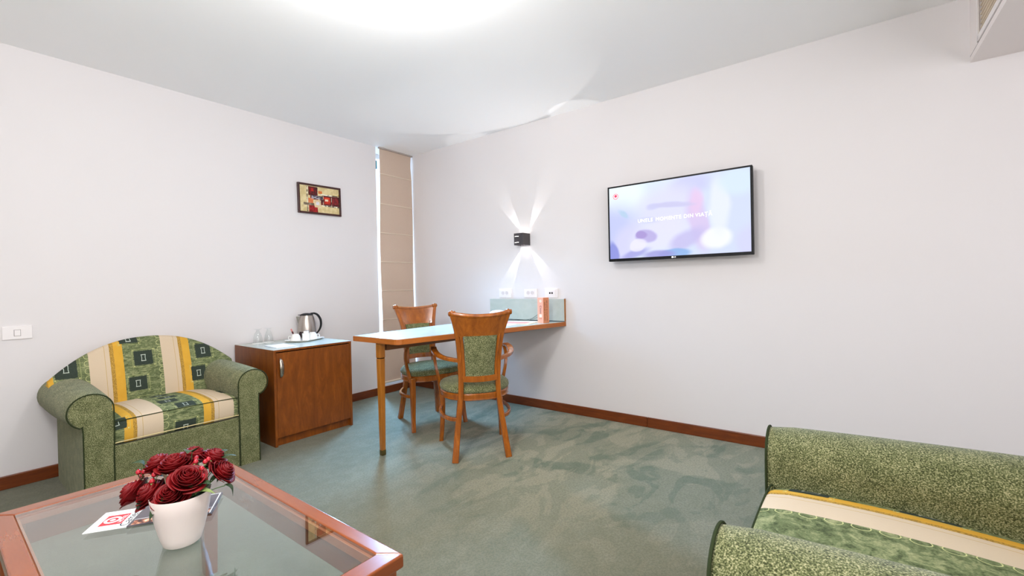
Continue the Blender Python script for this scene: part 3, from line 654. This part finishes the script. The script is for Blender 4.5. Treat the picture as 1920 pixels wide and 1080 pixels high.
# ---------------------------------------------------------------- wooden armchairs at the desk
def post(z): # back post centre (x, y) by height
    K = [(0, .172, .210), (.18, .150, .180), (.42, .122, .163), (.60, .124, .175), (.78, .141, .205), (.925, .178, .252)]
    for (a, xa, ya), (b_, xb, yb_) in zip(K[:-1], K[1:]):
        if z <= b_: f = (z-a)/(b_-a); return xa+(xb-xa)*f, ya+(yb_-ya)*f
    return K[-1][1:]
def desk_chair(label):
    t = thing('wooden_armchair', label, 'chair')
    for s in (-1, 1):
        pts = [(s*post(z)[0], post(z)[1], z) for z in (0, .18, .42, .60, .78, .925)]
        obj('back_leg', sweep(bmesh.new(), pts, [(.040, .036), (.036, .036), (.034, .038), (.030, .034), (.028, .030), (.026, .028)], ref=(0, 1, 0)), CHERRY, t, smooth=True)
        b = bmesh.new(); lathe(b, [(.004, -.024), (.015, -.022), (.018, -.014), (.0145, -.011), (.0195, -.006), (.0205, 0), (.0195, .006), (.0145, .011), (.018, .014), (.012, .021), (.003, .023)], n=18)
        b.transform(Matrix.Translation((s*.178, .252, .934)) @ Matrix.Rotation(PI/2, 4, 'Y')); obj('scroll_knob', b, CHERRY, t, smooth=True)
        obj('front_leg', sweep(bmesh.new(), [(s*.220, -.222, 0), (s*.214, -.200, .10), (s*.208, -.188, .25), (s*.212, -.196, .405)], [(.028, .028), (.030, .032), (.036, .038), (.040, .042)], ref=(0, 1, 0)), CHERRY, t, smooth=True)
        obj('arm_support', sweep(bmesh.new(), [(s*.222, -.180, .375), (s*.232, -.160, .45), (s*.250, -.160, .54), (s*.258, -.186, .61), (s*.252, -.208, .652)], [(.026, .034), (.022, .028), (.020, .026), (.022, .024), (.022, .024)], ref=(0, 1, 0)), CHERRY, t, smooth=True)
        obj('arm', sweep(bmesh.new(), [(s*.128, .178, .630), (s*.165, .150, .634), (s*.215, .090, .640), (s*.252, .0, .652), (s*.264, -.10, .664), (s*.262, -.190, .668), (s*.258, -.232, .658)], [(.020, .024), (.026, .024), (.034, .022), (.040, .022), (.040, .022), (.040, .024), (.036, .022)], ref=(0, 0, 1)), CHERRY, t, smooth=True)
        obj('side_stretcher', sweep(bmesh.new(), [(s*.210, -.186, .262), (s*.232, -.09, .256), (s*.226, .03, .252), (s*.190, .12, .252), (s*.146, .172, .256)], [(.018, .024)]*2, ref=(0, 0, 1)), CHERRY, t, smooth=True)
    def arc(z, f, bow=.040): # point on curved back plane; f in -1..1
        x, y = post(z); return Vector((f*x, y + bow*(1-f*f), z - .016*(1-f*f)*max(0, (z-.80)/.12)))
    def slab(z0, z1, fr_, th, nz=4, nf=14, bow=.040, puff=0.0):
        rings = []
        for i in range(nf+1):
            f = -fr_ + 2*fr_*i/nf; ring = []
            for k in range(nz+1):
                p = arc(z0+(z1-z0)*k/nz, f, bow); e = puff*math.sin(PI*k/nz)*math.sin(PI*i/nf)**.5; ring.append(p + Vector((0, th/2+e, 0)))
            for k in range(nz, -1, -1):
                p = arc(z0+(z1-z0)*k/nz, f, bow); e = puff*math.sin(PI*k/nz)*math.sin(PI*i/nf)**.5; ring.append(p - Vector((0, th/2+e, 0)))
            rings.append(ring)
        return loft(bmesh.new(), rings)
    obj('top_rail', slab(.785, .925, .97, .022, nz=8), CHERRY, t, smooth=True)
    pts = [arc(.928, f) + Vector((0, .002, .004)) for f in (-.98, -.6, -.2, .2, .6, .98)]
    obj('crest_roll', tube(bmesh.new(), pts, .0145, n=12), CHERRY, t, smooth=True)
    obj('lower_rail', slab(.495, .533, .93, .024), CHERRY, t, smooth=True)
    for s in (-1, 1):
        pts = [arc(z, s*.83) for z in (.515, .60, .70, .80)]; obj('inner_stile', sweep(bmesh.new(), pts, (.016, .022), ref=(0, 1, 0)) if False else sweep(bmesh.new(), pts, [(.018, .022), (.020, .022)], ref=(0, 1, 0)), CHERRY, t, smooth=True)
    obj('back_pad', slab(.531, .790, .745, .022, nz=8, puff=.009), SEATF, t, smooth=True)
    def plan(k, zoff=0): # seat outline, k = scale
        out = []
        for i in range(48):
            a = 2*PI*i/48; cx, sx = math.cos(a), math.sin(a); p = .62
            x = math.copysign(abs(cx)**p, cx); y = math.copysign(abs(sx)**p, sx)
            wdt = .236 - .075*max(0, y)**1.5; out.append((x*wdt*k, -.022 + y*.212*k, zoff))
        return out
    obj('seat_frame', loft(bmesh.new(), [plan(k, z) for k, z in ((.95, .368), (.985, .374), (.975, .384), (.985, .390), (.985, .408), (.96, .414))]), CHERRY, t, smooth=True)
    obj('seat', loft(bmesh.new(), [plan(k, z) for k, z in ((.95, .413), (.985, .420), (1.0, .432), (.985, .446), (.93, .460), (.80, .471), (.6, .479), (.35, .484), (.1, .486))]), SEATF, t, smooth=60)
    return t
c1 = desk_chair('orange-brown wooden armchair in front of the desk, seen from behind'); c1.location = (-1.055, -1.829, 0); c1.rotation_euler = (0, 0, math.radians(141))
c2 = copy_tree(c1); c2.location = (-.803, -1.087, 0); c2.rotation_euler = (0, 0, math.radians(-19.5)); c2['label'] = 'orange-brown wooden armchair behind the desk near the window, facing the room'
for o in (c1, c2): o['group'] = 'wooden armchairs at the desk'

# ---------------------------------------------------------------- coffee table
tb = thing('coffee_table', 'reddish wooden coffee table with an inset glass top', 'table', (-2.90, -2.385, 0))
TX, TY, TZ = .295, .587, .45; rw = .045
def rail(bm, p0, p1, q1, q0): # mitred rail: outer p0-p1, inner q0-q1
    rings = []
    a = [bm.verts.new((*p, z)) for z in (TZ-.034, TZ) for p in (p0, p1, q1, q0)]
    for f in ((3, 2, 1, 0), (4, 5, 6, 7), (0, 1, 5, 4), (1, 2, 6, 5), (2, 3, 7, 6), (3, 0, 4, 7)): bm.faces.new([a[i] for i in f])
    return bm
OC = [(-TX, -TY), (TX, -TY), (TX, TY), (-TX, TY)]; IC = [(-TX+rw, -TY+rw+.012), (TX-rw+.004, -TY+rw+.012), (TX-rw+.004, TY-rw-.012), (-TX+rw, TY-rw-.012)]
TABX = wood('table_frame_cross', (124, 60, 26), (140, 72, 34), (.6, 4, 4), 0.2, 0.55, coat=0.4)
for i in range(4):
    j = (i+1) % 4; obj('top_rail', rail(bmesh.new(), OC[i], OC[j], IC[j], IC[i]), TABX if i % 2 == 0 else TABW, tb, bevel=.005, seg=3)
ix, iy = TX-rw, TY-rw-.012
b = bmesh.new()   # rebate ledge under the glass
for a in ((-ix-.001, -ix+.008, -iy, iy), (ix-.004, ix+.005, -iy, iy), (-ix+.008, ix-.004, -iy-.001, -iy+.008), (-ix+.008, ix-.004, iy-.008, iy+.001)): box(b, *a, TZ-.034, TZ-.0105)
obj('glass_ledge', b, wood('ledge_wood', (176, 96, 62), (196, 118, 82), (3, 3, 3), .4), tb)
obj('glass_top', bx(-ix+.001, ix+.003, -iy+.001, iy-.001, TZ-.010, TZ-.002), TGLASS, tb)
for a, nm in (((-ix-.016, -ix, -iy, iy), 0), ((ix+.006, ix+.022, -iy, iy), 0), ((-ix, ix+.006, -iy-.026, -iy-.008), 1), ((-ix, ix+.006, iy+.008, iy+.026), 1)):
    obj('apron', bx(*a, TZ-.105, TZ-.034), TABX if nm else TABW, tb, bevel=.002)
for sx in (-1, 1):
    for sy in (-1, 1): obj('leg', loft(bmesh.new(), [[(sx*(TX-.039) + x*k, sy*(TY-.042) + y*k, z) for x, y in ((-1, -1), (1, -1), (1, 1), (-1, 1))] for z, k in ((0, .020), (TZ-.034, .028))]), TABW, tb, bevel=.003)

# ---------------------------------------------------------------- leaflets on the table
tz = TZ - .002 + .0002
def flat(name, pts, z, th, mat, parent=None):
    b = extrude_poly(bmesh.new(), pts, z, z+th); return obj(name, b, mat, parent)
bw = thing('white_leaflet', 'white leaflet with red emblem lying on the glass table', 'leaflet', (-3.0, -2.15, tz))
def L(p): return [(x+3.0, y+2.15) for x, y in p]
Aq, Bq, Cq, Dq = (-3.053, -2.172), (-2.985, -2.074), (-2.905, -2.128), (-2.972, -2.228)
flat('card', L([Aq, Dq, Cq, Bq]), 0, .0012, PAPER, bw)
ux = (Vector(Dq)-Vector(Aq)); lx = ux.length; ux.normalize(); vy = (Vector(Bq)-Vector(Aq)); ly = vy.length; vy.normalize()
def ln(u_, v_): p = Vector(Aq) + ux*lx*u_ + vy*ly*v_; return (p.x, p.y)
flat('red_emblem', L([ln(.20, .24), ln(.76, .24), ln(.76, .76), ln(.20, .76)]), .0012, .0002, REDP, bw)
def disc(name, c, r0_, r1_, z, mat, parent, a0=0, a1=2*PI):
    b = bmesh.new(); n = 32; V = [[b.verts.new((c[0] + r*math.cos(a0+(a1-a0)*i/n), c[1] + r*math.sin(a0+(a1-a0)*i/n), z)) for r in (r0_, r1_)] for i in range(n+1)]
    for p, q in zip(V[:-1], V[1:]): b.faces.new((p[0], q[0], q[1], p[1]))
    return obj(name, b, mat, parent)
cc = L([ln(.43, .50)])[0]
disc('emblem_ring', cc, .013, .020, .0016, PAPER, bw); disc('emblem_centre', cc, .0, .0065, .0016, PAPER, bw)
px = frame((ux.x, ux.y, 0), (vy.x, vy.y, 0), (0, 0, 1), (0, 0, 0))
def onl(u_, v_, rz=0): p = L([ln(u_, v_)])[0]; m_ = px.copy(); m_.translation = Vector((p[0], p[1], .0017)); return m_ @ Matrix.Rotation(rz, 4, 'Z')
text('emblem_letters', 'HOTEL', .014, onl(.68, .5, PI/2), PAPER, bw, .0001)
text('script_title', 'Camere', .030, onl(.88, .5, PI/2), INK, bw, .0001)
bd = thing('dark_leaflet', 'dark grey leaflet with food photo strip behind the flower pot', 'leaflet', (-2.85, -2.22, tz))
def L2(p): return [(x+2.85, y+2.22) for x, y in p]
E0, E1, E2, E3 = (-2.972, -2.230), (-2.897, -2.120), (-2.728, -2.221), (-2.803, -2.345)
flat('cover', L2([E0, E3, E2, E1]), .0, .0036, GREYP, bd)
def l2(u_, v_): a = Vector(E0).lerp(Vector(E3), u_); b_ = Vector(E1).lerp(Vector(E2), u_); p = a.lerp(b_, v_); return (p.x, p.y)
m = Mat('food_photo_print', .5); m.base(m.ramp(m.noise(60, 3), [(.40, (30, 22, 20)), (.5, (120, 60, 44)), (.6, (214, 150, 110)), (.7, (236, 216, 190))])); flat('photo_strip', L2([l2(.04, .03), l2(.96, .03), l2(.96, .22), l2(.04, .22)]), .0036, .0003, m.m, bd)
b = bmesh.new()
for (u0_, v0_, u1_, v1_) in ((.02, .95, .98, .965), (.02, .27, .98, .28), (.965, .02, .98, .98)): extrude_poly(b, L2([l2(u0_, v0_), l2(u1_, v0_), l2(u1_, v1_), l2(u0_, v1_)]), .0036, .0038)
obj('line_border', b, PAPER, bd)

# ---------------------------------------------------------------- flower pot and bouquet
VX, VY = -2.905, -2.447; VZ = TZ - .002 + .0005
pt = thing('flower_pot', 'frosted white tapered pot holding red roses on the glass table', 'pot', (VX, VY, VZ))
m = Mat('frosted_white_plastic', .38, .4); m.base(m.mix(m.noise(8, 2), (212, 198, 191), (218, 206, 199))); m.b.inputs['Subsurface Weight'].default_value = .25; m.b.inputs['Subsurface Radius'].default_value = (.02, .015, .012)
pp = [(.0, 0), (.036, 0), (.041, .004), (.047, .022), (.055, .055), (.062, .09), (.067, .130), (.0665, .131), (.0645, .130), (.059, .09), (.052, .055), (.044, .022), (.0, .012)]
obj('pot', lathe(bmesh.new(), pp, n=56, cap=(False, False)), m.m, pt, smooth=60)
m = Mat('floral_foam', .95, .1); m.base(m.mix(m.noise(120, 2), (22, 34, 16), (40, 54, 26))); obj('foam', lathe(bmesh.new(), [(.058, .085), (.0625, .112), (.04, .118), (0, .12)], cap=(True, False)), m.m, pt, smooth=True)
RM = Mat('rose_petal', .55, .3); ng = RM.noise(30, 3); RM.base(RM.mix(ng, (78, 2, 5), (134, 5, 12))); RM = RM.m
LM = Mat('rose_leaf', .4, .4); LM.base(LM.mix(LM.noise(25, 3), (24, 44, 24), (52, 72, 38))); LM = LM.m
LM2 = plain('pale_leaf', (120, 136, 74), .5); STM = plain('green_stem', (62, 92, 38), .6)
BM_ = Mat('hypericum_berry', .25, .5); BM_.base(BM_.mix(BM_.noise(40, 2), (140, 12, 26), (184, 30, 44))); BM_ = BM_.m
def rose_mesh(seed, R=.030):
    rnd = random.Random(seed); b = bmesh.new(); ga = 2.399
    for k in range(26):
        f = k/25; rad = R*(.10 + .86*f**.9); h = R*(1.45 - .75*f**1.6); a0 = k*ga + rnd.uniform(-.25, .25)
        wid = (1.5 - .55*f) + rnd.uniform(-.1, .1); open_ = .05 + 1.0*f**2.2; base_r = R*.12*f; nu, nv = 9, 7; grid = []
        for j in range(nv+1):
            v = j/nv; row = []
            for i in range(nu+1):
                u = -1 + 2*i/nu; hh = h*(v*(1 - .16*abs(u)**3*v)); rr = base_r + (rad-base_r)*math.sin(min(1, v*1.2)*PI/2) + open_*R*.34*max(0, v-.55)**1.5*2.2
                curl = open_*R*.30*max(0, v-.80)*5*.5; hh -= curl*.9; rr += rnd.uniform(-.0004, .0004) + curl*.25
                if v > .98: rr += .03*R*math.cos(u*PI)
                a = a0 + u*wid*(.45 + .55*math.sin(min(1, v*1.1)*PI/2)); pinch = 1 + (.06*math.cos(u*PI/2) if v > .7 else 0)
                row.append(b.verts.new((rr*pinch*math.cos(a), rr*pinch*math.sin(a), hh - R*.45)))
            grid.append(row)
        for j in range(nv):
            for i in range(nu): b.faces.new((grid[j][i], grid[j][i+1], grid[j+1][i+1], grid[j+1][i]))
    return b
def leaf_bm(L_=.05, W_=.016, curve=.3):
    b = bmesh.new(); n = 8; rows = []
    for i in range(n+1):
        t_ = i/n; w_ = W_*math.sin(PI*t_**.8)*(1-.2*t_) + .0002; z = -curve*L_*t_*t_ + .12*L_*math.sin(PI*t_)
        rows.append([b.verts.new((s*w_, L_*t_, z + abs(s)*w_*.35)) for s in (-1, -.5, 0, .5, 1)])
    for a, c_ in zip(rows[:-1], rows[1:]):
        for k in range(4): b.faces.new((a[k], a[k+1], c_[k+1], c_[k]))
    return b
def orient(o, direction, spin=0): # local z -> direction
    q = Vector(direction).to_track_quat('Z', 'Y') @ Matrix.Rotation(spin, 4, 'Z').to_quaternion(); o.rotation_mode = 'QUATERNION'; o.rotation_quaternion = q
centre = Vector((VX+.002, VY+.012, VZ+.085))
ROSES = [((-2.978, -2.352, .588), .030, 'leftmost red rose, lowest on the left edge of the bouquet'), ((-2.955, -2.405, .590), .031, 'front red rose, second from the left above the pot rim'),
         ((-2.932, -2.462, .592), .030, 'front red rose directly over the middle of the pot rim'), ((-2.902, -2.480, .626), .032, 'open red rose right of the centre, above the front row'),
         ((-2.912, -2.418, .650), .031, 'red rose in the centre of the bouquet top'), ((-2.930, -2.368, .646), .030, 'red rose at the upper left rear of the bouquet'),
         ((-2.864, -2.394, .650), .030, 'topmost red rose at the rear of the bouquet'), ((-2.826, -2.420, .640), .029, 'red rose at the upper right of the bouquet'), ((-2.822, -2.468, .614), .028, 'rightmost red rose, lowest on the right edge')]
for i, (p, R, lab) in enumerate(ROSES):
    p = Vector(p) + Vector((.004, .004, -.012)); d = (p - centre); d.normalize(); t = thing('red_rose', lab, 'rose', p, group='red roses in the pot')
    orient(t, (d + Vector((-.10, -.25, .25))).normalized() if i < 4 else (d + Vector((-.1, -.3, .1))).normalized(), i*1.3)
    bl = obj('bloom', rose_mesh(i+3, R*1.18), RM, t, smooth=True); bl.modifiers.new('thick', 'SOLIDIFY').thickness = .0006
    M_ = t.matrix_basis.inverted(); q = (t.rotation_quaternion.to_matrix().to_4x4()).inverted()
    tgt = q @ (Vector((VX + (p.x-VX)*.35, VY + (p.y-VY)*.35, VZ+.11)) - p)
    obj('stem', tube(bmesh.new(), [(0, 0, -.012), (0, 0, -.022), tuple(tgt)], .002, n=6), STM, t, smooth=True)
    for k in range(3):
        b = leaf_bm(.020, .004, .2); b.transform(Matrix.Rotation(k*2.1, 4, 'Z') @ Matrix.Translation((0, .004, -.014)) @ Matrix.Rotation(.3, 4, 'X')); obj('sepal', b, LM, t, smooth=True)
BER = [((-2.962, -2.348, .640), 4, 'cluster of red berries at the left of the bouquet above the leftmost rose'), ((-2.955, -2.400, .642), 3, 'pair of red berries between the left and centre roses'),
       ((-2.862, -2.448, .668), 4, 'row of red berries at the upper right of the bouquet'), ((-2.872, -2.492, .648), 3, 'red berries beside the open rose on the right'), ((-2.856, -2.384, .668), 2, 'small red berries at the very top rear')]
for i, (p, n_, lab) in enumerate(BER):
    p = Vector(p) + Vector((.004, .002, -.018)); rnd = random.Random(40+i); t = thing('berry_sprig', lab, 'berries', p, group='berry sprigs in the bouquet')
    for k in range(n_):
        o_ = Vector((rnd.uniform(-.016, .016), rnd.uniform(-.016, .016), rnd.uniform(-.012, .012))); b = bmesh.new()
        r_ = .0062; lathe(b, [(0, -r_), (r_*.6, -r_*.8), (r_, -.1*r_), (r_*.85, r_*.6), (r_*.35, r_*1.15), (0, r_*1.3)], c=o_, n=14, cap=(False, False)); be = obj('berry', b, BM_, t, smooth=True)
        obj('stem', tube(bmesh.new(), [tuple(o_ - Vector((0, 0, .005))), (o_.x*.5, o_.y*.5, o_.z-.02), tuple(Vector((VX+(p.x-VX)*.5, VY+(p.y-VY)*.5, VZ+.115)) - p)], .0009, n=5), STM, be, smooth=True)
        for s in range(2):
            b = leaf_bm(.009, .003, .1); b.transform(Matrix.Translation(o_ + Vector((0, 0, -r_*.9))) @ Matrix.Rotation(k*2+s*2.6, 4, 'Z')); obj('berry_leaf', b, LM2, be, smooth=True)
LEAVES = [((-2.870, -2.424, .680), (-.5, -.7, .5), .036, .020, LM, 'round dark glossy leaf standing at the top of the bouquet'), ((-2.955, -2.345, .655), (-.5, .2, .4), .030, .014, LM, 'dark leaf peeping out at the upper left rear'),
          ((-2.812, -2.440, .640), (.8, -.1, .3), .042, .013, LM, 'long dark leaf reaching out at the right'), ((-2.800, -2.415, .648), (.7, .3, .3), .030, .014, LM, 'broad green leaf behind the right hand roses'),
          ((-2.893, -2.505, .596), (.6, -.5, .15), .046, .013, LM2, 'pale green leaf lying along the front rim'), ((-2.822, -2.495, .592), (.5, -.3, -.6), .040, .013, LM, 'green leaf drooping over the right side of the rim'),
          ((-2.948, -2.448, .572), (-.7, -.2, -.35), .036, .012, LM, 'green leaf hanging over the left front rim'), ((-2.972, -2.395, .582), (-.6, -.4, -.5), .024, .008, LM, 'small dark leaf hanging between the two left roses'),
          ((-2.935, -2.450, .615), (-.15, -.15, 1), .052, .008, plain('dry_leaf', (150, 136, 112), .7), 'upright pale pointed leaf in the centre'), ((-2.88, -2.50, .610), (.4, -.8, .5), .034, .014, LM, 'dark leaf below the open right hand rose')]
WHERE = ['leftmost', 'second front', 'front middle', 'big open', 'central', 'upper left rear', 'topmost', 'upper right', 'rightmost']
for k, (p, R, lab) in enumerate(ROSES):
    q_ = Vector(p)*.72 + Vector((VX, VY, VZ+.118))*.28; dv = Vector((q_.x - VX, q_.y - VY, .012)); dv.normalize()
    LEAVES.append((tuple(q_), tuple(dv), .038, .016, LM, 'dark green leaf tucked under the %s rose of the bouquet' % WHERE[k]))
for p, d, L_, W_, mt, lab in LEAVES:
    p = (p[0], p[1], p[2]-.012); t = thing('bouquet_leaf', lab, 'leaf', p, group='leaves in the bouquet'); d = Vector(d).normalized()
    q = d.to_track_quat('Y', 'Z'); t.rotation_mode = 'QUATERNION'; t.rotation_quaternion = q
    obj('blade', leaf_bm(L_, W_), mt, t, smooth=True)
    tgt = q.inverted() @ (Vector((VX+(p[0]-VX)*.4, VY+(p[1]-VY)*.4, VZ+.112)) - Vector(p))
    obj('stem', tube(bmesh.new(), [(0, .004, 0), tuple(Vector(tgt)*.5 + Vector((0, 0, .002))), tuple(tgt)], .0012, n=5), STM, t, smooth=True)
